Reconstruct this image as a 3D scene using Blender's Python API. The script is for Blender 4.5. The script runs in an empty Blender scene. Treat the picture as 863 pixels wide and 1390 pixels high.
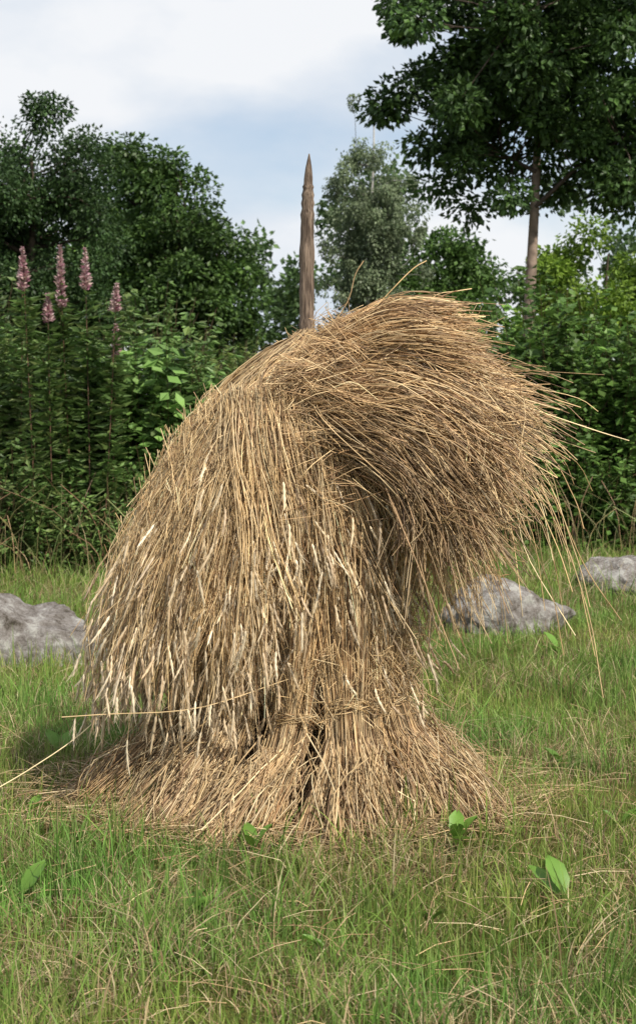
import bpy, math, numpy as np
from mathutils import Vector
rng=np.random.default_rng(7)
scene=bpy.context.scene
R=lambda a,b,n=None: rng.uniform(a,b,n)
def nrm(v): return v/(np.linalg.norm(v,axis=-1,keepdims=True)+1e-9)
def noise2(x,y,s=1.0,seed=0):
    x=x*s;y=y*s;k=seed*1.7
    return (np.sin(1.3*x+2.1*y+k)+np.sin(2.7*x-1.9*y+1.3+k)+0.7*np.sin(4.1*x+3.3*y+2.2+k)+0.6*np.sin(-5.9*x+6.7*y+.4+k)+.4*np.sin(11*x+9*y+k))/3.7

# ---------------------------------------------------------------- materials
def mat_attr(name,rough=.6,transl=0.0,spec=.3,bump=False,noise_amt=.25,noise_scale=30):
    m=bpy.data.materials.new(name);m.use_nodes=True
    nt=m.node_tree;nt.nodes.clear();N=nt.nodes.new;L=nt.links.new
    out=N('ShaderNodeOutputMaterial');p=N('ShaderNodeBsdfPrincipled')
    a=N('ShaderNodeAttribute');a.attribute_name='Col'
    tc=N('ShaderNodeTexCoord');nz=N('ShaderNodeTexNoise');nz.inputs['Scale'].default_value=noise_scale;nz.inputs['Detail'].default_value=3
    L(tc.outputs['Object'],nz.inputs['Vector'])
    mr=N('ShaderNodeMapRange');mr.inputs['From Min'].default_value=.3;mr.inputs['From Max'].default_value=.7
    mr.inputs['To Min'].default_value=1-noise_amt;mr.inputs['To Max'].default_value=1+noise_amt
    L(nz.outputs['Fac'],mr.inputs['Value'])
    vm=N('ShaderNodeVectorMath');vm.operation='SCALE';L(a.outputs['Color'],vm.inputs[0]);L(mr.outputs['Result'],vm.inputs['Scale'])
    L(vm.outputs['Vector'],p.inputs['Base Color'])
    p.inputs['Roughness'].default_value=rough
    p.inputs['Specular IOR Level'].default_value=spec
    if bump:
        b=N('ShaderNodeBump');b.inputs['Strength'].default_value=.6;b.inputs['Distance'].default_value=.02
        L(nz.outputs['Fac'],b.inputs['Height']);L(b.outputs['Normal'],p.inputs['Normal'])
    if transl>0:
        t=N('ShaderNodeBsdfTranslucent');mx=N('ShaderNodeMixShader');mx.inputs[0].default_value=transl
        L(vm.outputs['Vector'],t.inputs['Color']);L(p.outputs[0],mx.inputs[1]);L(t.outputs[0],mx.inputs[2]);L(mx.outputs[0],out.inputs[0])
    else: L(p.outputs[0],out.inputs[0])
    return m
M_straw=mat_attr('straw',.45,0,.5,noise_scale=14,noise_amt=.22)
M_leaf=mat_attr('foliage',.45,.32,.35,noise_scale=.9,noise_amt=.2)
M_grass=mat_attr('grass_blades',.55,.3,.25,noise_scale=2,noise_amt=.15)
M_bark=mat_attr('bark',.85,0,.2,bump=True,noise_scale=9,noise_amt=.4)
M_flower=mat_attr('flower',.7,.2,.2)

class B:
    def __init__(s): s.v=[];s.f=[];s.c=[];s.n=0
    def add(s,v,f,c):
        v=np.asarray(v,float).reshape(-1,3);f=np.asarray(f).reshape(-1,4)
        s.v.append(v);s.f.append(f+s.n);s.c.append(np.broadcast_to(c,(len(v),3)).reshape(-1,3));s.n+=len(v)
    def build(s,name,mat,parent=None,smooth=True):
        v=np.concatenate(s.v);f=np.concatenate(s.f);c=np.clip(np.concatenate(s.c),0,1)
        me=bpy.data.meshes.new(name)
        me.vertices.add(len(v));me.vertices.foreach_set('co',v.astype(np.float32).ravel())
        me.loops.add(f.size);me.loops.foreach_set('vertex_index',f.astype(np.int32).ravel())
        me.polygons.add(len(f));me.polygons.foreach_set('loop_start',(np.arange(len(f))*4).astype(np.int32))
        me.polygons.foreach_set('use_smooth',np.full(len(f),smooth))
        me.update(calc_edges=True)
        ca=me.color_attributes.new('Col','FLOAT_COLOR','POINT')
        ca.data.foreach_set('color',np.concatenate([c,np.ones((len(c),1))],1).astype(np.float32).ravel())
        me.materials.append(mat)
        o=bpy.data.objects.new(name,me);scene.collection.objects.link(o)
        if parent: o.parent=parent
        return o
def empty(name):
    o=bpy.data.objects.new(name,None);scene.collection.objects.link(o);return o

def tubes(b,P,Rd,col,sides=3):
    P=np.asarray(P,float);N,K,_=P.shape
    Rd=np.broadcast_to(Rd,(N,K))
    T=nrm(np.gradient(P,axis=1));ref=nrm(rng.normal(size=(N,1,3)))
    U=nrm(np.cross(T,ref));V=np.cross(T,U)
    a=np.arange(sides)*2*np.pi/sides
    vv=P[:,:,None,:]+Rd[:,:,None,None]*(np.cos(a)[:,None]*U[:,:,None,:]+np.sin(a)[:,None]*V[:,:,None,:])
    n,k,s=np.meshgrid(np.arange(N),np.arange(K-1),np.arange(sides),indexing='ij')
    i=lambda n,k,s:(n*K+k)*sides+s%sides
    f=np.stack([i(n,k,s),i(n,k,s+1),i(n,k+1,s+1),i(n,k+1,s)],-1)
    col=np.asarray(col,float)
    if col.ndim==1: c=np.broadcast_to(col,(N,K,sides,3))
    elif col.ndim==2: c=np.broadcast_to(col[:,None,None,:],(N,K,sides,3))
    else: c=np.broadcast_to(col[:,:,None,:],(N,K,sides,3))
    b.add(vv,f,c.reshape(-1,3))
def spline(C,K):
    C=np.asarray(C,float);N,M,_=C.shape
    E=np.concatenate([2*C[:,:1]-C[:,1:2],C,2*C[:,-1:]-C[:,-2:-1]],1)
    t=np.linspace(0,M-1-1e-6,K);i=t.astype(int);u=(t-i)[None,:,None]
    p0,p1,p2,p3=E[:,i],E[:,i+1],E[:,i+2],E[:,i+3]
    return .5*((2*p1)+(-p0+p2)*u+(2*p0-5*p1+4*p2-p3)*u*u+(-p0+3*p1-3*p2+p3)*u**3)
def cut(P,lf,l0=None):
    N,K,_=P.shape;l0=np.zeros(N) if l0 is None else l0
    ti=(l0[:,None]+(lf-l0)[:,None]*np.linspace(0,1,K)[None])*(K-1);i0=np.clip(ti.astype(int),0,K-2);fr=(ti-i0)[...,None]
    ar=np.arange(N)[:,None];return P[ar,i0]*(1-fr)+P[ar,i0+1]*fr
def leaves(b,P,size,D,Nn,col,width=.55,fold=.18):
    N=len(P);D=nrm(D);S=nrm(np.cross(D,Nn));Nn=np.cross(S,D)
    sz=np.broadcast_to(size,(N,))[:,None]
    m=P+D*sz*.5-Nn*sz*fold;l=P+D*sz*.42+S*sz*width*.5;r=P+D*sz*.42-S*sz*width*.5;t=P+D*sz
    v=np.stack([P,r,t,l,m],1)
    i=np.arange(N)[:,None]*5
    f=np.concatenate([i+np.array([0,1,2,4]),i+np.array([0,4,2,3])])
    b.add(v.reshape(-1,3),f,np.repeat(col,5,axis=0))
def mixcol(pal,n,jit=.15,w=None):
    pal=np.array(pal);idx=rng.choice(len(pal),n,p=w)
    idx2=rng.choice(len(pal),n,p=w);t=R(0,1,n)[:,None]
    c=pal[idx]*(1-t*.5)+pal[idx2]*t*.5
    return c*(1+rng.normal(size=(n,1))*jit)

# ---------------------------------------------------------------- camera
cam=bpy.data.cameras.new('camera');co=bpy.data.objects.new('camera',cam);scene.collection.objects.link(co)
co.location=(0,-5.6,1.4);co.rotation_euler=(math.radians(90-3.67),0,0)
cam.sensor_fit='VERTICAL';cam.sensor_height=36;cam.lens=36*2107/1390;cam.clip_end=3000
cam.dof.use_dof=True;cam.dof.focus_distance=5.35;cam.dof.aperture_fstop=8
scene.camera=co
scene.view_settings.view_transform='Standard';scene.view_settings.look='None';scene.view_settings.exposure=0

# ---------------------------------------------------------------- light + sky
sd=Vector((.46,-.56,.82)).normalized()
sun=bpy.data.lights.new('sun','SUN');sun.energy=5;sun.angle=math.radians(.6);sun.color=(1,.94,.83)
so=bpy.data.objects.new('sun',sun);scene.collection.objects.link(so);so.rotation_euler=sd.to_track_quat('Z','Y').to_euler();so.location=(5,-5,10)
w=bpy.data.worlds.new('World');scene.world=w;w.use_nodes=True
nt=w.node_tree;nt.nodes.clear();N=nt.nodes.new;L=nt.links.new
out=N('ShaderNodeOutputWorld');bg=N('ShaderNodeBackground');bg.inputs['Strength'].default_value=.1
sky=N('ShaderNodeTexSky');sky.sky_type='NISHITA';sky.sun_disc=False
sky.sun_elevation=math.asin(sd.z);sky.sun_rotation=math.atan2(sd.x,sd.y)
tc=N('ShaderNodeTexCoord');mp=N('ShaderNodeMapping');mp.inputs['Scale'].default_value=(1,1,2.0);mp.inputs['Location'].default_value=(.35,.2,.12)
L(tc.outputs['Generated'],mp.inputs[0])
nz=N('ShaderNodeTexNoise');nz.inputs['Scale'].default_value=3.6;nz.inputs['Detail'].default_value=7;nz.inputs['Roughness'].default_value=.5
nz.inputs['Distortion'].default_value=.3
L(mp.outputs[0],nz.inputs['Vector'])
cr=N('ShaderNodeValToRGB');cr.color_ramp.elements[0].position=.40;cr.color_ramp.elements[1].position=.56
cr.color_ramp.elements[0].color=(.22,.22,.22,1);cr.color_ramp.elements[1].color=(.98,.98,.98,1)
L(nz.outputs['Fac'],cr.inputs[0])
nz2=N('ShaderNodeTexNoise');nz2.inputs['Scale'].default_value=5;nz2.inputs['Detail'].default_value=6;L(mp.outputs[0],nz2.inputs['Vector'])
cc=N('ShaderNodeValToRGB');cc.color_ramp.elements[0].position=.36;cc.color_ramp.elements[1].position=.54
cc.color_ramp.elements[0].color=(.64,.71,.80,1);cc.color_ramp.elements[1].color=(.85,.865,.89,1)
L(nz2.outputs['Fac'],cc.inputs[0])
vs=N('ShaderNodeVectorMath');vs.operation='SCALE';vs.inputs['Scale'].default_value=10.8;L(cc.outputs[0],vs.inputs[0])
sb=N('ShaderNodeVectorMath');sb.operation='SCALE';sb.inputs['Scale'].default_value=1.35;L(sky.outputs[0],sb.inputs[0])
mx=N('ShaderNodeMix');mx.data_type='RGBA'
L(cr.outputs[0],mx.inputs[0]);L(sb.outputs[0],mx.inputs[6]);L(vs.outputs[0],mx.inputs[7]);L(mx.outputs[2],bg.inputs[0]);L(bg.outputs[0],out.inputs[0])

# ---------------------------------------------------------------- ground
def hgt(x,y): return .02*noise2(x,y,.9)+.0*x
gx=np.concatenate([np.linspace(-900,-12,14),np.linspace(-11,11,90),np.linspace(12,900,14)])
gy=np.concatenate([np.linspace(-300,-9,8),np.linspace(-8,20,110),np.linspace(22,1500,18)])
X,Y=np.meshgrid(gx,gy);Z=hgt(X,Y)
g=B();nx,ny=len(gx),len(gy)
i,j=np.meshgrid(np.arange(nx-1),np.arange(ny-1));k=j*nx+i
g.add(np.stack([X,Y,Z],-1),np.stack([k,k+1,k+1+nx,k+nx],-1).reshape(-1,4),np.array([.06,.075,.022]))
m=bpy.data.materials.new('soil_and_turf');m.use_nodes=True;nt=m.node_tree;N=nt.nodes.new;L=nt.links.new
p=nt.nodes['Principled BSDF'];p.inputs['Roughness'].default_value=.95;p.inputs['Specular IOR Level'].default_value=.1
tc=N('ShaderNodeTexCoord');n1=N('ShaderNodeTexNoise');n1.inputs['Scale'].default_value=1.3;n1.inputs['Detail'].default_value=8
n2=N('ShaderNodeTexNoise');n2.inputs['Scale'].default_value=45;n2.inputs['Detail'].default_value=6
L(tc.outputs['Object'],n1.inputs[0]);L(tc.outputs['Object'],n2.inputs[0])
c1=N('ShaderNodeValToRGB');c1.color_ramp.elements[0].color=(.08,.10,.02,1);c1.color_ramp.elements[1].color=(.16,.145,.055,1);c1.color_ramp.elements[0].position=.35;c1.color_ramp.elements[1].position=.65
c2=N('ShaderNodeValToRGB');c2.color_ramp.elements[0].color=(.4,.4,.4,1);c2.color_ramp.elements[1].color=(1.3,1.2,1,1)
L(n1.outputs[0],c1.inputs[0]);L(n2.outputs[0],c2.inputs[0])
mm=N('ShaderNodeMix');mm.data_type='RGBA';mm.blend_type='MULTIPLY';mm.inputs[0].default_value=1
L(c1.outputs[0],mm.inputs[6]);L(c2.outputs[0],mm.inputs[7]);L(mm.outputs[2],p.inputs['Base Color'])
bp=N('ShaderNodeBump');bp.inputs['Distance'].default_value=.03;L(n2.outputs[0],bp.inputs['Height']);L(bp.outputs[0],p.inputs['Normal'])
g.build('ground',m)

# ---------------------------------------------------------------- grass
GP=np.array([[.18,.30,.055],[.14,.25,.045],[.235,.35,.075],[.29,.34,.105]])
DP=np.array([[.56,.47,.28],[.44,.34,.18],[.32,.21,.115]])
def grass(b,n,y0,y1,xf,xa,h0,h1,w0,w1,dry=.25,tuft=0):
    y=R(y0,y1,n);x=R(-1,1,n)*(xf*(y+5.6)+xa)
    if tuft:
        nt_=n//tuft;ci=rng.integers(0,nt_,n);x=x[ci]+rng.normal(size=n)*.035;y=y[ci]+rng.normal(size=n)*.035
    keep=((x+.08)/.55)**2+(y/.42)**2>1
    pn=noise2(x,y,1.7,2)+.5*noise2(x,y,4.5,5);keep&=R(0,1,n)<(.7+.6*noise2(x,y,3.1,4))
    x,y,pn=x[keep],y[keep],pn[keep];n=len(x)
    h=R(h0,h1,n)*(1+.4*noise2(x,y,2.2,1))*rng.choice([.6,1,1.35],n,p=[.35,.5,.15])
    wd=R(w0,w1,n);a=R(0,2*np.pi,n);la=R(0,2*np.pi,n);lean=np.abs(rng.normal(size=n))*.45
    S=np.stack([np.cos(a),np.sin(a),0*a],-1);Ld=np.stack([np.cos(la),np.sin(la),0*a],-1)
    base=np.stack([x,y,hgt(x,y)-.005],-1)
    near=np.exp(-((x+.08)**2+(y)**2)/.9)
    isd=R(0,1,n)<np.clip(dry+.36*pn+.3*near,.04,.9)
    c=mixcol(GP,n,.16);c=c*(1+.22*noise2(x,y,.8,7))[:,None]
    c[:,0]*=1+.25*noise2(x,y,1.1,9)
    c[isd]=mixcol(DP,isd.sum(),.2)
    lean=np.where(isd,lean*2.2+.2,lean)
    V=[]
    for t,wf in ((0,1),(.4,.95),(.75,.65),(1,.08)):
        zz=h*t*np.clip(1-.28*lean*t,.2,1);off=h*lean*t**1.8
        pc=base+Ld*off[:,None];pc[:,2]+=zz
        V+= [pc-S*(wd*wf*.5)[:,None],pc+S*(wd*wf*.5)[:,None]]
    V=np.stack(V,1);i=np.arange(n)[:,None]*8
    f=np.concatenate([i+np.array([q,q+1,q+3,q+2]) for q in (0,2,4)])
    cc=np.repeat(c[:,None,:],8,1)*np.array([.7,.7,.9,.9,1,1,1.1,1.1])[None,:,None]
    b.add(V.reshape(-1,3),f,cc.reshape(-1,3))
b=B()
grass(b,105000,-2.6,1.6,.25,.6,.045,.12,.0022,.0045,.31)
grass(b,72000,1.6,6.5,.25,.8,.05,.13,.003,.006,.24)
grass(b,50000,6.5,12.5,.25,1.5,.06,.16,.005,.010,.22)
grass(b,18000,-2.5,3,.25,.6,.09,.20,.003,.0060,.15,tuft=22)
grass(b,12000,5.0,10.5,.25,1.0,.14,.30,.004,.007,.3)
b.build('grass',M_grass,smooth=False)

# ---------------------------------------------------------------- grain stack
stack=empty('grain_sheaf_stack')
SP=np.array([[.68,.49,.255],[.56,.385,.19],[.82,.65,.39],[.39,.235,.115],[.22,.125,.06]])
SW=[.28,.27,.18,.17,.10]
def strawcol(n,mul=1.0,w=SW): return mixcol(SP,n,.17,w)*mul
def disc(n,p=.5):
    r=R(0,1,n)**p;a=R(0,2*np.pi,n);return r*np.cos(a),r*np.sin(a)
def wisps(n,nw,M,amp):
    a=np.array(amp)[None,:,None];W=rng.normal(size=(nw,M,3));W=W*.5+W[:,-1:]*.7
    return W*a
sheaves=[((-.28,-.56),(-.075,-.34,.345),.165,.066),((.12,-.57),(.10,-.34,.385),.185,.072),((.46,-.36),(.24,-.20,.39),.19,.07),
 ((-.52,-.42),(-.27,-.25,.42),.155,.07),((-.72,-.12),(-.43,-.08,.42),.155,.07),((.48,.08),(.24,.06,.42),.19,.08),((.30,.42),(.14,.24,.42),.2,.085),
 ((-.12,.5),(-.08,.28,.42),.2,.085),((-.5,.34),(-.28,.2,.42),.2,.085),((-.02,-.20),(-.02,-.13,.42),.2,.08),((.28,-.5),(.17,-.28,.36),.11,.045)]
b=B();top=np.array([-.0,0,1.5])
for (bx,by),tie,fr,tr in sheaves:
    n=1000;tie=np.array(tie);out=nrm(np.array([bx-tie[0],by-tie[1],0.]))
    nw=70;wa,wc=disc(nw,.45);wi=rng.integers(0,nw,n);a=wa[wi]+rng.normal(size=n)*.09;c=wc[wi]+rng.normal(size=n)*.09
    wf=rng.normal(size=nw)[wi]
    p0=np.stack([bx+fr*a*(1+.10*wf),by+fr*c*(1+.10*wf),R(-.01,.04,n)+.025*np.abs(wf)*rng.random(n)],-1)
    p0+=rng.normal(size=(n,3))*np.array([.018,.018,.0])
    p1=tie+np.stack([tr*a,tr*c,0*a],-1)*R(.85,1.1,(n,1))
    pm=(p0*.48+p1*.52)-np.stack([a*.035,c*.035,0*a],-1)-out*.03;pm+=rng.normal(size=(n,3))*.009
    tx=np.array([tie[0]*.48+.03,tie[1]*.55,.95])
    wo=rng.normal(size=(nw,2,3))[wi]
    p2=tx+np.stack([.10*a,.11*c,R(-.05,.05,n)],-1)+rng.normal(size=(n,3))*.02+wo[:,0]*.022
    p3=np.array([tie[0]*.35+.03,tie[1]*.4,1.38])+np.stack([.10*a,.11*c,R(-.35,.05,n)],-1)+rng.normal(size=(n,3))*.03+wo[:,1]*.03
    P=spline(np.stack([p0,pm,p1,p2,p3],1),13)
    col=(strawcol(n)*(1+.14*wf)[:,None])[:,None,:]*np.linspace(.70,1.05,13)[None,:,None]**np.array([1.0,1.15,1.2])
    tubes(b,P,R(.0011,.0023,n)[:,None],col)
    n=460;a,c=disc(n,.4)
    p0=np.stack([bx+fr*1.1*a,by+fr*1.1*c,R(0,.06,n)],-1)
    p1=p0*.7+.3*tie+rng.normal(size=(n,3))*.035;p2=p0*.4+.6*tie+rng.normal(size=(n,3))*.06
    tubes(b,cut(spline(np.stack([p0,p1,p2],1),5),R(.4,1,n)),R(.0009,.003,n)[:,None],strawcol(n,.78))
    n=90;a=R(0,6.28,n);p0=tie+np.stack([tr*np.cos(a),tr*np.sin(a),R(-.02,.25,n)],-1);p1=p0+np.stack([np.cos(a)*.04,np.sin(a)*.04,R(-.08,.1,n)],-1)+rng.normal(size=(n,3))*.03
    p2=p1+rng.normal(size=(n,3))*.04+np.array([0,0,-.05]);tubes(b,spline(np.stack([p0,p1,p2],1),6),.0012,strawcol(n,1.05))
    d=nrm(top*.9-tie);u=nrm(np.cross(d,[0,1,0.01]));v=np.cross(d,u);nb=10
    th=np.linspace(0,2*np.pi,22)[None,:]+R(0,6,nb)[:,None]
    rad=tr+.003+R(0,.008,nb)[:,None]+.007*np.sin(th*5+R(0,6,nb)[:,None]);hz=R(-.016,.016,nb)[:,None]+.012*np.sin(th*2+R(0,6,nb)[:,None])
    P=tie+rad[...,None]*(np.cos(th)[...,None]*u+np.sin(th)[...,None]*v)+hz[...,None]*d
    tubes(b,P,.0018,strawcol(nb,.9))
b.build('standing_sheaves',M_straw,stack)

b=B();ears_p=[];ears_d=[]
n=2000;nw=120;wp=R(0,2*np.pi,nw);wi=rng.integers(0,nw,n);ph=wp[wi]+rng.normal(size=n)*.06;q=R(.8,1.08,n)
def ring(rx,ry,z,cx): return np.stack([cx+rx*q*np.cos(ph),ry*q*np.sin(ph),z],-1)
dn=R(0,.35,n)
p0=ring(.10,.10,R(1.45,1.6,n),.01);p1=ring(.16,.17,R(1.1,1.25,n),.05);p2=ring(.19,.23,R(.75,.85,n),.05);p3=ring(.22,.28,.42+dn,.03)
p3[:,:2]+=rng.normal(size=(n,2))*.035
C=np.stack([p0,p1,p2,p3],1)+rng.normal(size=(n,4,3))*.022+wisps(n,nw,4,[.0,.015,.024,.034])[wi]
tubes(b,cut(spline(C,10),R(.75,1,n)),R(.0011,.0021,n)[:,None],strawcol(n,1.0)*(1+.15*rng.normal(size=nw)[wi])[:,None])
n=2300;ph=R(np.pi*.85,np.pi*2.05,n);z=R(.42,1.25,n);rr=.19+.09*(1.2-z)/.8+R(0,.05,n)
c0=np.stack([.035+rr*np.cos(ph),rr*1.1*np.sin(ph),z],-1);dd=nrm(np.stack([rng.normal(size=n)*.5+.08,rng.normal(size=n)*.22,-np.ones(n)],-1));ln=R(.08,.42,n)[:,None]
tubes(b,spline(np.stack([c0-dd*ln*.5,c0+rng.normal(size=(n,3))*.016,c0+dd*ln*.5],1),6),R(.0008,.0019,n)[:,None],strawcol(n,1.05))
sel=np.where(R(0,1,n)<.09)[0];ears_p.append((c0+dd*ln*.5)[sel]+np.array([0,-.03,0]));ears_d.append(dd[sel])
nw=110;n=1600;wi=rng.integers(0,nw,n);s=R(0,1,nw)[wi]+rng.normal(size=n)*.03
A=lambda a,b_: (np.array(a)[None]*(1-s[:,None])+np.array(b_)[None]*s[:,None])
C=np.stack([A((-.30,-.20,1.46),(.06,-.22,1.48)),A((-.30,-.31,1.24),(.13,-.26,1.26)),A((-.27,-.36,1.0),(.20,-.27,1.02)),A((-.25,-.38,.76),(.24,-.29,.76))],1)
C+=rng.normal(size=C.shape)*.018+wisps(n,nw,4,[.004,.02,.035,.05])[wi]
P=cut(spline(C,12),np.clip(R(.55,1.05,nw)[wi]+rng.normal(size=n)*.08,.3,1.15))
tubes(b,P,R(.0010,.0020,n)[:,None],strawcol(n,1.0)*(1+.15*rng.normal(size=nw)[wi])[:,None])
sel=np.where(R(0,1,n)<.14)[0];ears_p.append(P[sel,-1]+np.array([0,-.02,0]));ears_d.append(nrm(P[sel,-1]-P[sel,-3]))
b.build('column_straw',M_straw,stack)

# left drape with hanging ears
b=B()
n=5400;nw=330;wph=R(math.radians(95),math.radians(262),nw);wwl=R(.42,1,nw)**.8;wi=rng.integers(0,nw,n)
ph=wph[wi]+rng.normal(size=n)*.045;wl=np.clip(wwl[wi]+rng.normal(size=n)*.03,.35,1.03)
lf=np.clip(-np.cos(ph),0,1)
RM=lambda ph,lf: np.where(ph<np.pi,.33+.40*lf**1.2,.36+.35*lf**1.4)
Rm=RM(ph,lf)
prof=np.array([[.04,1.685],[.28,1.585],[.50,1.43],[.72,1.19],[.92,.88],[1.0,.60]])
lenf=np.clip(R(.74,1.05,nw)[wi]+rng.normal(size=n)*.07,.4,1.12)
C=[];tt=np.linspace(0,1,6)
for kk in range(6):
    t=tt[kk]*lenf*5;i0=np.clip(t.astype(int),0,4);u=t-i0
    r_=prof[i0,0]*(1-u)+prof[i0+1,0]*u;z_=prof[i0,1]*(1-u)+prof[i0+1,1]*u
    zz=1.68-(1.68-z_)*(1+.06*(1-lf))-(1-wl)*.22*np.clip(r_*2.2,0,1)
    rad=r_*Rm*wl+.03*(1-wl)
    C.append(np.stack([-.02+rad*np.cos(ph)-.12*(1-lf)*r_,rad*np.sin(ph),zz],-1))
C=np.stack(C,1);C+=rng.normal(size=C.shape)*np.array([.008,.010,.015,.020,.026,.030])[None,:,None]
C+=wisps(n,nw,6,[0,.006,.014,.028,.042,.056])[wi]
P=spline(C,14)
col=(strawcol(n,1.02)*(1+.15*rng.normal(size=nw)[wi])[:,None])[:,None,:]*np.linspace(.82,1.08,14)[None,:,None]
tubes(b,P,R(.0009,.0020,n)[:,None]*np.linspace(1.1,.75,14)[None,:],col)
sel=np.where(R(0,1,n)<.12+.26*(wl>.8))[0];ears_p.append(P[sel,-1]);ears_d.append(nrm(P[sel,-1]-P[sel,-3]))
def pr(t,st,Rm,ph,lf):
    r=np.interp(t,np.linspace(0,1,6),prof[:,0]);z=np.interp(t,np.linspace(0,1,6),prof[:,1]);return np.stack([-.03+r*Rm*st*np.cos(ph)-.1*(1-lf)*r,r*Rm*st*np.sin(ph),z+.0],-1)
n=600;ph=R(math.radians(110),math.radians(255),n);lf=np.clip(-np.cos(ph),0,1)
Rm=RM(ph,lf);k1=R(.35,.75,n);st=R(.98,1.06,n)
c0=pr(k1,.98,Rm,ph,lf);c1=pr(k1+.14,st,Rm,ph,lf);c2=pr(k1+.28,st*R(1,1.07,n),Rm,ph,lf)+rng.normal(size=(n,3))*.02;c3=c2+np.stack([R(-.07,.03,n),rng.normal(size=n)*.04,-R(.10,.30,n)],-1)
P=spline(np.stack([c0,c1,c2,c3],1),10);tubes(b,P,.0010,strawcol(n,1.15))
sel=np.where(R(0,1,n)<.65)[0];ears_p.append(P[sel,-1]);ears_d.append(nrm(P[sel,-1]-P[sel,-3]))
n=1200;ph=R(math.radians(150),math.radians(262),n);lf=np.clip(-np.cos(ph),0,1);Rm=RM(ph,lf);k1=R(.38,.95,n)
c0=pr(k1,1.0,Rm,ph,lf);dd=nrm(np.stack([R(-.9,.4,n),rng.normal(size=n)*.25,-R(.7,1.5,n)],-1));ln=R(.12,.4,n)[:,None]*np.clip((k1[:,None]-.2)*2,.3,1)
tubes(b,spline(np.stack([c0-dd*ln*.5-[0,-.02,0],c0+rng.normal(size=(n,3))*.015,c0+dd*ln*.5-[0,0,.03]],1),6),R(.0009,.0018,n)[:,None],strawcol(n,1.12))
sel=np.where(R(0,1,n)<.25)[0];ears_p.append((c0+dd*ln*.5-[0,0,.03])[sel]+np.array([0,-.025,0]));ears_d.append(dd[sel])
b.build('drooping_straw',M_straw,stack)

# cap sheaves bent to the right
b=B()
CP=np.array([[.53,.36,.18],[.41,.26,.13],[.69,.52,.295],[.27,.16,.08],[.16,.09,.046]]);CW=[.27,.28,.17,.18,.10]
def lerp3(A,Bc,t): return np.array(A)[None]*(1-t[:,None])+np.array(Bc)[None]*t[:,None]
def squeeze(C,k=.84): C[...,0]=np.where(C[...,0]>.1,.1+(C[...,0]-.1)*k,C[...,0]);return C
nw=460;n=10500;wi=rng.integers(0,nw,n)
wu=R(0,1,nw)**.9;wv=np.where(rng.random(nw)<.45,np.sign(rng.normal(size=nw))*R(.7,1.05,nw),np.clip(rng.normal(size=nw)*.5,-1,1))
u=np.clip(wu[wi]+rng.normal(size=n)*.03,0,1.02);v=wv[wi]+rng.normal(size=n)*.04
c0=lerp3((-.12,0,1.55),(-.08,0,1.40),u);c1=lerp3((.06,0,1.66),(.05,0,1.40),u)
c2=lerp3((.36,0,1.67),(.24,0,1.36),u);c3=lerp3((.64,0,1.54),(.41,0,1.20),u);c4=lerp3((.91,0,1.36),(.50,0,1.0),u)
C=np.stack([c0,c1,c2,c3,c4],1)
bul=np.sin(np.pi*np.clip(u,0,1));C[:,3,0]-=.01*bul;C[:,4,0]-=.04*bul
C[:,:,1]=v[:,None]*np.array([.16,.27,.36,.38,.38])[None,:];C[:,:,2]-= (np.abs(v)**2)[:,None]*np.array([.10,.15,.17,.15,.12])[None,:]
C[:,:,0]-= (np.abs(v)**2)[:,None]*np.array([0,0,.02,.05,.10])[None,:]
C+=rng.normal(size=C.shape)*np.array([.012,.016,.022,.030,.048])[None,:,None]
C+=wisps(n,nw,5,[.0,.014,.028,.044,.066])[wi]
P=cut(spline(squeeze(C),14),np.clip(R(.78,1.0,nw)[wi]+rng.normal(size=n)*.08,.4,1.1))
tubes(b,P,R(.0010,.0022,n)[:,None],mixcol(CP,n,.18,CW)*(np.where(u<.35,1.15,.83)*(1+.18*rng.normal(size=nw)[wi]))[:,None])  # lower layers tinted darker: shade under the overhang painted into the brown straw
nw=120;n=2600;wi=rng.integers(0,nw,n);wu=R(0,1,nw);wv=R(-1,1,nw);u=wu[wi]+rng.normal(size=n)*.04;v=wv[wi]+rng.normal(size=n)*.05
c0=lerp3((-.08,0,1.59),(-.12,0,1.5),u);c1=lerp3((.10,0,1.715),(.08,0,1.62),u);c2=lerp3((.30,0,1.775),(.30,0,1.66),u);c3=lerp3((.57,0,1.715),(.62,0,1.57),u)
C=np.stack([c0,c1,c2,c3],1);C[:,:,1]=v[:,None]*np.array([.10,.2,.27,.30])[None];C[:,:,2]-=(v**2)[:,None]*np.array([.05,.10,.12,.10])[None]
C+=rng.normal(size=C.shape)*np.array([.01,.013,.018,.030])[None,:,None]+wisps(n,nw,4,[0,.012,.024,.042])[wi]
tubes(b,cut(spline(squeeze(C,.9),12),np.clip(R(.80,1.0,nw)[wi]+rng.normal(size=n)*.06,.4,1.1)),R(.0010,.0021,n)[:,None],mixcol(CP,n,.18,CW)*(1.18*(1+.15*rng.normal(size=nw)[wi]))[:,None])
n=1700;s=R(0,1,n)
c0=np.stack([R(-.16,.05,n),R(-.28,.1,n),R(1.40,1.55,n)],-1);c1=np.stack([R(.05,.28,n),R(-.36,.05,n),0*s],-1)
c1[:,2]=1.71-1.6*np.abs(c1[:,1])**1.6+R(-.05,.01,n)
c2=np.stack([c1[:,0]+R(.15,.32,n),c1[:,1]*1.1+rng.normal(size=n)*.05,c1[:,2]-R(-.01,.28,n)],-1)
tubes(b,spline(np.stack([c0,c1,c2],1)+rng.normal(size=(n,3,3))*.022,10),R(.0009,.0019,n)[:,None],mixcol(CP,n,.18,CW)*1.2)
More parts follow.
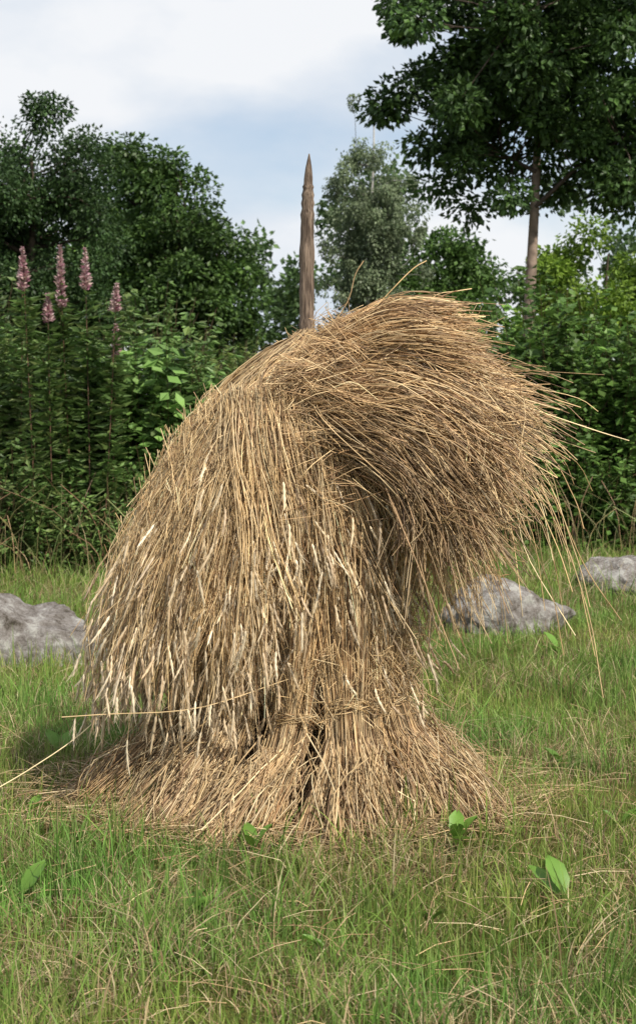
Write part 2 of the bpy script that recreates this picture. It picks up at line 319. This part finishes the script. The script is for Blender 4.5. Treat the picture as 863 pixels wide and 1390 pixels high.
n=1700;x=R(-.05,.66,n);v=R(-1.05,.6,n);z=np.interp(x,[-.1,.1,.3,.5,.7],[1.55,1.67,1.70,1.58,1.42])-.19*v*v-np.where(v<-.8,R(0,.40,n),0)
c0=np.stack([x,v*.37,z],-1);dd=nrm(np.stack([np.ones(n),rng.normal(size=n)*.4,-.3+rng.normal(size=n)*.6],-1));ln=R(.08,.3,n)[:,None]
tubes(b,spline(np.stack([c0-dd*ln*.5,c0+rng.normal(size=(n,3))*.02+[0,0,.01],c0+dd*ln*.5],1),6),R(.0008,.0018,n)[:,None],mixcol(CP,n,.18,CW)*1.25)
n=640;e=R(0,1,n)
c0=np.stack([.32+.24*(1-e),R(-.38,.3,n),1.08+.45*(1-e)],-1);c1=c0+np.stack([R(.04,.15,n),rng.normal(size=n)*.03,-R(.0,.16,n)],-1)
c2=c1+np.stack([R(-.03,.18,n),rng.normal(size=n)*.06,-R(-.01,.26,n)],-1)
tubes(b,spline(np.stack([c0,c1,c2],1),7),R(.0008,.0015,n)[:,None],strawcol(n,1.0))
# long strays arching off the right end
n=34;c0=np.stack([R(.40,.58,n),R(-.3,.15,n),R(1.2,1.5,n)],-1);dx=R(.10,.30,n);dz=R(.03,.45,n)
c1=c0+np.stack([dx*.8,R(-.05,.05,n),-dz*.25],-1);c2=c0+np.stack([dx*1.3,R(-.06,.06,n),-dz*.8],-1);c3=c0+np.stack([dx*1.55,R(-.06,.06,n),-dz*1.6],-1)
tubes(b,spline(np.stack([c0,c1,c2,c3],1),10),.0014,strawcol(n,1.2))
S=[[(.45,-.2,1.4),(.74,-.2,1.2),(.93,-.2,.75),(1.0,-.2,.40)],[(.55,-.1,1.4),(.8,-.1,1.15),(.95,-.1,.85),(1.08,-.1,.66)],[(.5,-.1,1.5),(.85,-.1,1.38),(1.0,-.1,1.33),(1.1,-.1,1.30)],
 [(.4,-.2,1.2),(.64,-.2,1.1),(.80,-.2,.82),(.86,-.2,.55)],[(.3,-.25,1.2),(.5,-.25,1.05),(.6,-.25,.85),(.66,-.25,.84)],[(.58,-.2,1.3),(.68,-.2,1.1),(.73,-.2,.9),(.90,-.2,.62)],[(.55,-.1,1.35),(.78,-.15,1.2),(.9,-.2,.9),(.95,-.2,.72)],[(.5,-.2,1.35),(.7,-.25,1.18),(.82,-.25,.95),(.88,-.25,.78)],
 [(.5,0,1.4),(.8,0,1.28),(.92,0,1.1),(.96,0,.98)],[(.1,-.1,1.66),(.25,-.12,1.82),(.33,-.12,1.90),(.38,-.12,1.93)],[(.0,-.1,1.64),(.1,-.12,1.78),(.13,-.12,1.88),(.16,-.12,1.93)],[(.3,.1,1.7),(.42,.1,1.82),(.5,.1,1.84),(.56,.1,1.85)],
 [(-.1,-.4,.5),(-.4,-.5,.42),(-.7,-.5,.40),(-.85,-.5,.39)],[(-.5,-.2,.6),(-.8,-.2,.3),(-1.0,-.25,.16),(-1.2,-.3,.05)],[(.3,-.3,1.3),(.33,-.33,1.0),(.38,-.33,.75),(.42,-.33,.62)],[(.2,-.3,1.3),(.28,-.33,1.0),(.3,-.33,.8),(.25,-.33,.6)]]
tubes(b,spline(np.array(S),14),.0021,strawcol(len(S),1.25))
n=360;c0=np.stack([R(.15,.52,n),R(-.38,.2,n),R(1.0,1.25,n)],-1);c1=c0+np.stack([R(0,.10,n),0*c0[:,0],-R(.05,.2,n)],-1);c2=c1+np.stack([R(-.05,.12,n),0*c0[:,0],-R(.05,.34,n)],-1)
P=spline(np.stack([c0,c1,c2],1),7);tubes(b,P,.0011,strawcol(n,1.1))
sel=np.where((R(0,1,n)<.3)&(c0[:,0]<.35))[0];ears_p.append(P[sel,-1]);ears_d.append(nrm(P[sel,-1]-P[sel,-3]))
n=170;c0=np.stack([R(-.1,.5,n),R(-.2,.2,n),R(1.58,1.70,n)],-1);c1=c0+np.stack([R(.0,.1,n),0*c0[:,0],R(.0,.06,n)],-1);c2=c1+np.stack([R(-.02,.12,n),0*c0[:,0],R(-.03,.07,n)],-1)
tubes(b,spline(np.stack([c0,c1,c2],1),6),.0011,strawcol(n,1.1))
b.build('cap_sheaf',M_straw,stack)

# ears
b=B();EP=np.concatenate(ears_p);ED=np.concatenate(ears_d);ED[:,2]-=.5;ED=nrm(ED);ED=nrm(ED+rng.normal(size=ED.shape)*.16)
n=len(EP);ln=R(.065,.105,n)[:,None];K=9;t=np.linspace(0,1,K)
curve=rng.normal(size=(n,1,3))*.014
P=EP[:,None,:]+ED[:,None,:]*(ln*t)[...,None]+curve*(t**2)[None,:,None]-np.array([0,0,.014])*(t**2)[None,:,None]
prof_e=np.array([.25,.9,.55,1,.6,1,.55,.7,.1])
ec=mixcol([[.68,.54,.35],[.56,.42,.26],[.77,.64,.45],[.42,.30,.18]],n,.16)
tubes(b,P,prof_e[None,:]*R(.0045,.0074,n)[:,None],ec,4)
for q in range(10):
    s=P[:,1+q*7//10];dr=nrm(ED+rng.normal(size=(n,3))*.28);al=R(.025,.055,n)[:,None]
    A_=np.stack([s,s+dr*al],1);tubes(b,A_,np.array([[.0009,.0003]]),ec*1.1)
b.build('grain_ears',M_straw,stack)

b=B()
def lathe(b,prof,col,seg=28):
    V=[];th=np.linspace(0,2*np.pi,seg,endpoint=False)
    for (z,rx,ry,cx) in prof: V.append(np.stack([cx+rx*np.cos(th)*(1+.06*np.sin(5*th+z*9)),ry*np.sin(th)*(1+.06*np.cos(4*th+z*7)),0*th+z],-1))
    V=np.array(V);K=len(prof);k,s=np.meshgrid(np.arange(K-1),np.arange(seg),indexing='ij')
    f=np.stack([k*seg+s,k*seg+(s+1)%seg,(k+1)*seg+(s+1)%seg,(k+1)*seg+s],-1);b.add(V,f,col)
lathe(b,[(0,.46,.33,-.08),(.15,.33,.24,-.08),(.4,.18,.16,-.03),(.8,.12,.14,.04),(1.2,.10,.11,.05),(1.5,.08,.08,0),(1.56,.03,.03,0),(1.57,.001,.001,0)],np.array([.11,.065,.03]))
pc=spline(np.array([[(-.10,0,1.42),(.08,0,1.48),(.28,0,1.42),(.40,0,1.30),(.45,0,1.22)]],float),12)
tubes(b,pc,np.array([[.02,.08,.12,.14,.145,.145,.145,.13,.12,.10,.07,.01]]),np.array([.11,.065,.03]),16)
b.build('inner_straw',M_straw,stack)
b=B();n=2200;a=R(0,2*np.pi,n);r=1+np.abs(rng.normal(size=n))*.24
x=-.08+.64*r*np.cos(a);y=.56*r*np.sin(a);dr=R(0,2*np.pi,n);ll=R(.05,.25,n)
D=np.stack([np.cos(dr)*ll,np.sin(dr)*ll,rng.normal(size=n)*.02],-1);c=np.stack([x,y,R(.015,.07,n)],-1)
tubes(b,np.stack([c-D*.5,c+[0,0,.008],c+D*.5],1),R(.0009,.0018,n)[:,None],strawcol(n,.85))
n=550;y=R(-2.4,1.5,n);x=R(-1,1,n)*(.25*(y+5.6));dr=R(0,2*np.pi,n);ll=R(.05,.22,n);D=np.stack([np.cos(dr)*ll,np.sin(dr)*ll,rng.normal(size=n)*.03],-1);c=np.stack([x,y,R(.02,.08,n)],-1)
tubes(b,np.stack([c-D*.5,c+[0,0,.008],c+D*.5],1),R(.0008,.0014,n)[:,None],strawcol(n,.9))
b.build('loose_straw',M_straw,stack)
# stake
b=B();zz=np.array([-.2,.5,1.2,1.6,1.8,2.0,2.15,2.22,2.28,2.32]);rr=np.array([.034,.033,.031,.029,.028,.026,.0235,.018,.010,.002])
P=np.stack([-.035+.012*np.sin(zz*2.5)+.004*zz,0*zz,zz],-1)[None]
K=60;P=spline(P,K);rs=np.interp(P[0,:,2],zz,rr)[None,:]*(1+.06*rng.normal(size=(1,K)))
tubes(b,P,rs,np.array([.20,.135,.085]),9)
ms=bpy.data.materials.new('weathered_wood');ms.use_nodes=True;nt=ms.node_tree;N=nt.nodes.new;L=nt.links.new
p=nt.nodes['Principled BSDF'];p.inputs['Roughness'].default_value=.85
tc=N('ShaderNodeTexCoord');mp=N('ShaderNodeMapping');mp.inputs['Scale'].default_value=(60,60,5);nz=N('ShaderNodeTexNoise');nz.inputs['Scale'].default_value=2;nz.inputs['Detail'].default_value=8;nz.inputs['Roughness'].default_value=.65
L(tc.outputs['Object'],mp.inputs[0]);L(mp.outputs[0],nz.inputs[0]);c1=N('ShaderNodeValToRGB');c1.color_ramp.elements[0].position=.40;c1.color_ramp.elements[1].position=.62
c1.color_ramp.elements[0].color=(.07,.045,.03,1);c1.color_ramp.elements[1].color=(.30,.22,.16,1);L(nz.outputs[0],c1.inputs[0]);L(c1.outputs[0],p.inputs['Base Color'])
bp=N('ShaderNodeBump');bp.inputs['Distance'].default_value=.01;L(nz.outputs[0],bp.inputs['Height']);L(bp.outputs[0],p.inputs['Normal'])
b.build('wooden_stake',ms)

# ---------------------------------------------------------------- rocks
mr=bpy.data.materials.new('lichen_granite');mr.use_nodes=True;nt=mr.node_tree;N=nt.nodes.new;L=nt.links.new
p=nt.nodes['Principled BSDF'];p.inputs['Roughness'].default_value=.95
tc=N('ShaderNodeTexCoord');n1=N('ShaderNodeTexNoise');n1.inputs['Scale'].default_value=7;n1.inputs['Detail'].default_value=12;n1.inputs['Roughness'].default_value=.8
L(tc.outputs['Object'],n1.inputs[0]);c1=N('ShaderNodeValToRGB');e=c1.color_ramp.elements;e[0].position=.38;e[0].color=(.08,.065,.045,1);e[1].position=.59;e[1].color=(.56,.54,.49,1)
x=e.new(.45);x.color=(.22,.19,.165,1);x=e.new(.53);x.color=(.36,.33,.305,1);L(n1.outputs[0],c1.inputs[0]);L(c1.outputs[0],p.inputs['Base Color'])
bp=N('ShaderNodeBump');bp.inputs['Distance'].default_value=.06;L(n1.outputs[0],bp.inputs['Height']);L(bp.outputs[0],p.inputs['Normal'])
def rock(x,y,sx,sy,sz,seed,rot=0):
    bpy.ops.mesh.primitive_ico_sphere_add(subdivisions=6,radius=1,location=(x,y,0));o=bpy.context.object;o.name='rock';me=o.data
    v=np.empty(len(me.vertices)*3,np.float32);me.vertices.foreach_get('co',v);v=v.reshape(-1,3).astype(float)
    r2=np.random.default_rng(seed);d=nrm(v);rad=np.ones(len(v))*1.05
    for q in range(16):
        nn=nrm(r2.normal(size=3)*[1,1,1.3]);h=r2.uniform(.6,.95);k=d@nn;rad=np.minimum(rad,np.where(k>.05,h/np.maximum(k,.05),9))
    v=d*rad[:,None];f=0
    for q in range(14):
        kk=r2.normal(size=3)*(3+q*2.2);f=f+.07/(1+q*.55)*np.sin(v@kk+r2.uniform(0,6))
    v*=(1+f*.6)[:,None];v*=np.array([sx,sy,sz]);me.vertices.foreach_set('co',v.astype(np.float32).ravel());me.update()
    for pp in me.polygons: pp.use_smooth=True
    o.rotation_euler=(0,0,rot);me.materials.append(mr)
rock(-1.84,3.2,.66,.45,.42,3);rock(1.25,4.4,.43,.34,.35,12,.2);rock(2.50,6.5,.48,.35,.36,8)
rock(-3.2,9.2,.5,.4,.5,5)

# ---------------------------------------------------------------- trees
def tree(name,x,y,h,crown,nleaf,size,pal,trunk_r=.12,nclump=90,clr=.5,bark=(.10,.075,.055),droop=.4,lean=0,zfirst=.25,flat=.7,nmain=12,rough=.22,limb=.45):
    root=empty(name);tb=B()
    zt=np.linspace(0,1,12);P=np.stack([x+lean*zt+.06*np.sin(zt*7+x),y+.05*np.cos(zt*5+x),-.1+zt*h*.9],-1)
    tubes(tb,P[None],trunk_r*(1-zt*.85)[None]*(1+.25*np.exp(-zt*30))[None],np.array(bark),10)
    cs=[]
    wts=np.array([c[3]*c[5]*c[4] for c in crown]);wts=wts/wts.sum()
    while len(cs)<nclump:
        c=crown[rng.choice(len(crown),p=wts)];d=nrm(rng.normal(size=3));r=rng.random()**.33
        r*=.9+rough*math.sin(d[0]*5+c[0]*3+d[2]*4)*math.cos(d[1]*4+c[2])
        pnt=np.array([c[0]+d[0]*c[3]*r,c[1]+d[1]*c[4]*r,c[2]+d[2]*c[5]*r])
        if pnt[2]>.3: cs.append(pnt)
    cs=np.array(cs);lb_=np.array(bark)*limb
    mains=cs[rng.choice(len(cs),min(nmain,len(cs)),replace=False)];paths=[]
    for q in mains:
        z0=np.clip(q[2]-np.hypot(q[0]-x,q[1]-y)*.7,h*zfirst,h*.8);t=(z0+.1)/(h*.9);s=np.array([x+lean*t+.06*np.sin(t*7+x),y,z0])
        mid=s*.5+q*.5+np.array([0,0,.05*h*.3])+rng.normal(size=3)*.12
        paths.append(spline(np.stack([s,mid,q])[None],8)[0])
    paths=np.array(paths);tubes(tb,paths,trunk_r*.32*np.linspace(1,.2,8)[None],lb_,6)
    pp=paths[:,2:].reshape(-1,3)
    idx=np.argmin(((cs[:,None]-pp[None])**2).sum(-1)+ (pp[None,:,2]>cs[:,None,2])*1.0,axis=1);s=pp[idx]
    tubes(tb,spline(np.stack([s,s*.5+cs*.5+rng.normal(size=cs.shape)*.08,cs],1),6),trunk_r*.12*np.linspace(1,.3,6)[None],lb_,4)
    tb.build('trunk_and_limbs',M_bark,root)
    lb=B();n=nleaf;ci=rng.integers(0,len(cs),n);cr_=R(.6,1.25,len(cs))*clr
    d=nrm(rng.normal(size=(n,3)));r=R(0,1,n)**.45
    o=d*(r*cr_[ci])[:,None];o[:,2]*=flat
    if droop>.8: o[:,:2]*=.75;o[:,2]=-np.abs(o[:,2])*3.2+.15
    p=cs[ci]+o
    nl=n//7   # leaves along the main limbs too
    li=rng.integers(0,len(paths),nl);lk=rng.integers(3,8,nl);p[:nl]=paths[li,lk]+rng.normal(size=(nl,3))*clr*.45
    D=d*.8+rng.normal(size=(n,3))*.5;D[:,2]-=droop
    Nn=rng.normal(size=(n,3))*.45+d*.35;Nn[:,2]+=.8
    cb=R(.7,1.3,len(cs));c=mixcol(pal,n,.14)*cb[ci][:,None]
    leaves(lb,p,R(.7,1.25,n)*size,D,Nn,c,.62)
    lb.build('foliage',M_leaf,root,smooth=False)
GD=[[.056,.106,.034],[.072,.13,.040],[.042,.084,.028]]
GM=[[.088,.165,.038],[.115,.20,.047],[.068,.135,.032]]
GY=[[.17,.27,.035],[.21,.31,.045],[.13,.22,.032]]
GB=[[.19,.24,.13],[.23,.28,.16],[.14,.19,.10]]
tree('dark_leafy_tree',-4.6,19.4,6.2,[(-4.6,19.4,3.9,1.75,1.7,2.75),(-5.9,19.6,3.5,1.5,1.5,2.75)],76000,.08,GD,.15,260,.46,rough=.06)
tree('leafy_tree',-3.7,26.4,7.0,[(-3.8,26.4,4.8,1.5,1.5,2.45),(-4.8,27,4.2,1.5,1.5,2.4)],30000,.12,GM,.15,120,.45,rough=.1)
tree('leafy_tree',-2.75,25.6,6.2,[(-2.75,25.6,4.4,1.05,1.3,2.45),(-1.95,26,3.2,.8,1,2.2)],30000,.11,GM[:2]+GD[:1],.15,120,.42,rough=.1)
tree('linden_tree',3.02,16.4,9.5,[(3.3,16.4,7.3,2.4,2.2,2.9),(1.75,16.2,6.1,1.15,1.3,1.2),(4.9,16.6,5.9,1.7,1.6,1.9),(2.5,16.4,5.0,1.2,1.2,.9),(4.3,16.3,4.9,1.3,1.3,.8)],66000,.11,GM[:1]+GD[:2],.115,240,.40,bark=(.24,.18,.14),zfirst=.45,limb=.35)
tree('birch_tree',1.15,28.4,8.8,[(1.1,28.4,5.6,.9,1.0,3.0),(1.6,28.4,4.4,1.2,1.0,2.4),(.65,28.4,4.4,.7,.7,2.6)],32000,.07,GB,.09,190,.27,bark=(.5,.48,.45),droop=1.2,nmain=16)
tree('leafy_tree',3.1,30.5,6.0,[(3.0,30.5,3.9,1.2,1.2,1.9)],15000,.13,GM,.12,50,.5)
tree('leafy_bush_tree',5.2,22.4,4.8,[(4.7,22.4,2.9,1.7,1.5,1.9),(6.6,22.6,3.0,1.5,1.5,2.0)],34000,.11,GY,.10,90,.45)
tree('leafy_tree',-8.5,21,7,[(-8.5,21,4.2,2.2,2,2.8)],12000,.16,GM,.15,60,.6)
tree('leafy_tree',8.8,20,7,[(8.8,20,4.2,2.2,2,2.8)],12000,.16,GM,.15,60,.6)

b=B();n=60000;nc=300
cx=R(-26,26,nc);cy=R(44,58,nc);cz=R(0,1,nc)**.7*(7.6+1.2*np.sin(cx*.9)+.8*np.sin(cx*2.3+1));cl=R(.7,1.3,nc)
ci=rng.integers(0,nc,n);d=nrm(rng.normal(size=(n,3)));p=np.stack([cx,cy,cz],-1)[ci]+d*(R(0,1,n)**.5*cl[ci])[:,None]
c=mixcol([[.085,.15,.05],[.11,.18,.06],[.07,.12,.045]],n,.15)*R(.75,1.2,nc)[ci][:,None]
leaves(b,p,R(.18,.36,n),rng.normal(size=(n,3)),rng.normal(size=(n,3))*.5+d*.4+[0,0,.7],c,.7)
b.build('distant_trees',M_leaf,smooth=False)

# ---------------------------------------------------------------- thickets
def thicket(name,x0,x1,y0,y1,hf,nst,nl,size,pal,wd=.6,stemc=(.10,.07,.035),spread=.16,hv=(.72,1.05)):
    b=B();x=R(x0,x1,nst);y=y0+(y1-y0)*R(0,1,nst)**1.3
    h=hf(x,y)*R(hv[0],hv[1],nst);ln=rng.normal(size=(nst,2))*.16
    t=np.linspace(0,1,6)
    P=np.stack([x[:,None]+ln[:,:1]*t**1.7*h[:,None]*.8,y[:,None]+ln[:,1:]*t**1.7*h[:,None]*.8-.1*t**2,h[:,None]*t[None]],-1)
    tubes(b,P,.006*np.linspace(1,.4,6)[None],np.array(stemc),3)
    n=nst*nl;si=rng.integers(0,nst,n);tt=R(0.02,1,n)**.75;ti=tt*4.999;i0=ti.astype(int);fr=(ti-i0)[:,None]
    c=P[si,i0]*(1-fr)+P[si,i0+1]*fr;a=R(0,2*np.pi,n);d=np.stack([np.cos(a),np.sin(a),0*a],-1)
    p=c+d*(R(.02,1,n)*spread*(1.25-tt))[:,None]+rng.normal(size=(n,3))*.02
    D=d+rng.normal(size=(n,3))*.25;D[:,2]+=R(-.6,.25,n);Nn=rng.normal(size=(n,3))*.35;Nn[:,2]+=1;Nn[:,1]-=.25
    cb=R(.6,1.35,nst)*(1+.25*noise2(x,y,1.5,3));col=mixcol(pal,n,.13)*cb[si][:,None]
    sz=R(.6,1.3,n)*size*R(.75,1.25,nst)[si]
    leaves(b,p,sz,D,Nn,col,wd)
    return b.build(name,M_leaf,smooth=False)
TL=[[.12,.205,.055],[.16,.26,.07],[.09,.16,.04],[.17,.22,.07]]
TR=[[.105,.195,.042],[.15,.26,.055],[.08,.155,.035]]
hl=lambda x,y: np.clip(2.30-.40*np.clip(x+2.0,0,2)+.22*np.sin(x*3.1)+.12*np.sin(x*7),.9,3)
thicket('raspberry_thicket',-6.5,-.75,8.6,10.6,hl,760,60,.095,TL,.62,hv=(.6,1.1))
thicket('leafy_shrub',-2.15,-.95,8.3,9.4,lambda x,y:2.12-.3*np.abs(x+1.5)+0*y,70,70,.13,[[.15,.26,.07],[.20,.33,.09],[.12,.22,.055]],.62,spread=.22)
thicket('nettle_thicket',-6.5,-.6,7.5,8.7,lambda x,y:.95+.28*np.sin(x*4)+0*x,420,46,.075,TL,.45,hv=(.45,1.2))
thicket('tall_herbs',-1.6,1.9,11.5,13.5,lambda x,y:2.15+.2*np.sin(x*4),380,50,.09,[[.17,.23,.055],[.22,.28,.08],[.13,.19,.05]],.35)
hr=lambda x,y: 2.33+.22*np.sin(x*2.7+1)+.12*np.sin(x*6.3)+.03*x
thicket('hazel_thicket',.8,8.0,10.4,12.4,hr,900,62,.115,TR,.72,spread=.2,hv=(.6,1.1))
thicket('low_shrub',.6,7.6,9.6,10.6,lambda x,y:1.1+.4*np.sin(x*3.4),300,50,.095,TR,.6,hv=(.5,1.2))
b=B();n=900;sd_=R(0,1,n)<.6;x=np.where(sd_,R(-5,-.4,n),R(.6,5,n));y=np.where(sd_,R(7.0,8.3,n),R(9.0,10.0,n));h=R(.25,.95,n);l=rng.normal(size=(n,2))*.4
P=spline(np.stack([np.stack([x,y,0*x],-1),np.stack([x+l[:,0]*h*.3,y+l[:,1]*h*.3,h*.6],-1),np.stack([x+l[:,0]*h,y+l[:,1]*h,h*.95],-1)],1),6)
tubes(b,P,R(.002,.0045,n)[:,None],mixcol([[.30,.17,.10],[.38,.27,.14],[.20,.23,.08],[.16,.22,.06]],n,.2))
b.build('dry_weed_stems',M_straw)

def fireweed(x,y,h,sp):
    root=empty('fireweed_plant');b=B();l=rng.normal(size=2)*.05
    P=spline(np.array([[[x,y,0],[x+l[0],y+l[1],h*.5],[x+l[0]*2,y+l[1],h]]]),20);tubes(b,P,np.linspace(.007,.002,20)[None],np.array([.22,.12,.08]),5)
    n=300;t=R(.1,1,n)*(1-sp/h);i=(t*19).astype(int);a=R(0,6.28,n);d=np.stack([np.cos(a),np.sin(a),R(-.3,.4,n)],-1)
    leaves(b,P[0,i]+rng.normal(size=(n,3))*[.01,.01,.04],R(.10,.17,n),d,np.array([0,0,1.])+rng.normal(size=(n,3))*.2,mixcol(TL,n,.12),.22)
    b.build('stem_and_leaves',M_leaf,root,smooth=False)
    b=B();n=230;t=R(0,1,n);zz=1-sp/h*t;i=np.clip(zz*19,0,18.99);i0=i.astype(int);fr=(i-i0)[:,None];c=P[0,np.minimum(i0,19)]*(1-fr)+P[0,np.minimum(i0+1,19)]*fr
    a=R(0,6.28,n);d=np.stack([np.cos(a),np.sin(a),R(.0,.9,n)],-1)
    col=mixcol([[.52,.32,.34],[.64,.48,.48],[.38,.17,.23],[.50,.40,.34]],n,.15)
    leaves(b,c,R(.035,.07,n)*(.4+.75*t),d,rng.normal(size=(n,3)),col,.5);b.build('flower_spike',M_flower,root,smooth=False)
for px,top,sp in ((5,308,.42),(24,350,.3),(50,338,.3),(80,335,.36),(99,362,.36),(122,338,.36),(138,385,.25),(150,440,.3),(-60,330,.4),(-110,360,.4),(72,400,.25)):
    y=7.9+R(-.15,.25);s=2107/(y+5.6);fireweed((px-431)/s,y,1.4+(560-top)/s,sp)

def dock(x,y,s,nl=4):
    b=B()
    for q in range(nl):
        a=R(0,6.28);el=R(.5,1.1);L_=s*R(.7,1.1);t=np.linspace(0,1,8)
        d=np.array([math.cos(a),math.sin(a),0]);sd2=np.array([-math.sin(a),math.cos(a),0])
        c=np.array([x,y,.01])+d*(L_*t*math.cos(el)*(.5+.5*t))[:,None]+np.array([0,0,1.])*(L_*t*math.sin(el)*(1-.25*t**2))[:,None]
        wd=L_*.17*np.clip(np.sin(np.pi*np.clip((t-.15)/.87,0,1)),.03,1)**.8*(1+.08*np.sin(t*20))
        v=np.concatenate([np.stack([c+sd2*wd[:,None]+[0,0,.01],c,c-sd2*wd[:,None]+[0,0,.01]],1)]).reshape(-1,3)
        f=[]
        for k in range(7):
            for m_ in range(2): f.append([k*3+m_,k*3+m_+1,k*3+m_+4,k*3+m_+3])
        b.add(v,f,np.array([.15,.28,.045])*R(.8,1.2))
    b.build('dock_plant',M_leaf)
for x,y,s,k in ((.44,-.72,.17,4),(.70,-1.32,.18,2),(-.375,-1.47,.14,3),(-.84,-1.3,.18,3),(-.2,-.78,.13,3),(.02,-1.7,.08,3),(1.38,3.2,.18,3),(-1.0,-.3,.12,3),(.95,.3,.13,3),(-1.05,.6,.15,3),(.3,-1.5,.08,3),(1.0,-.5,.1,3)): dock(x,y,s,k)
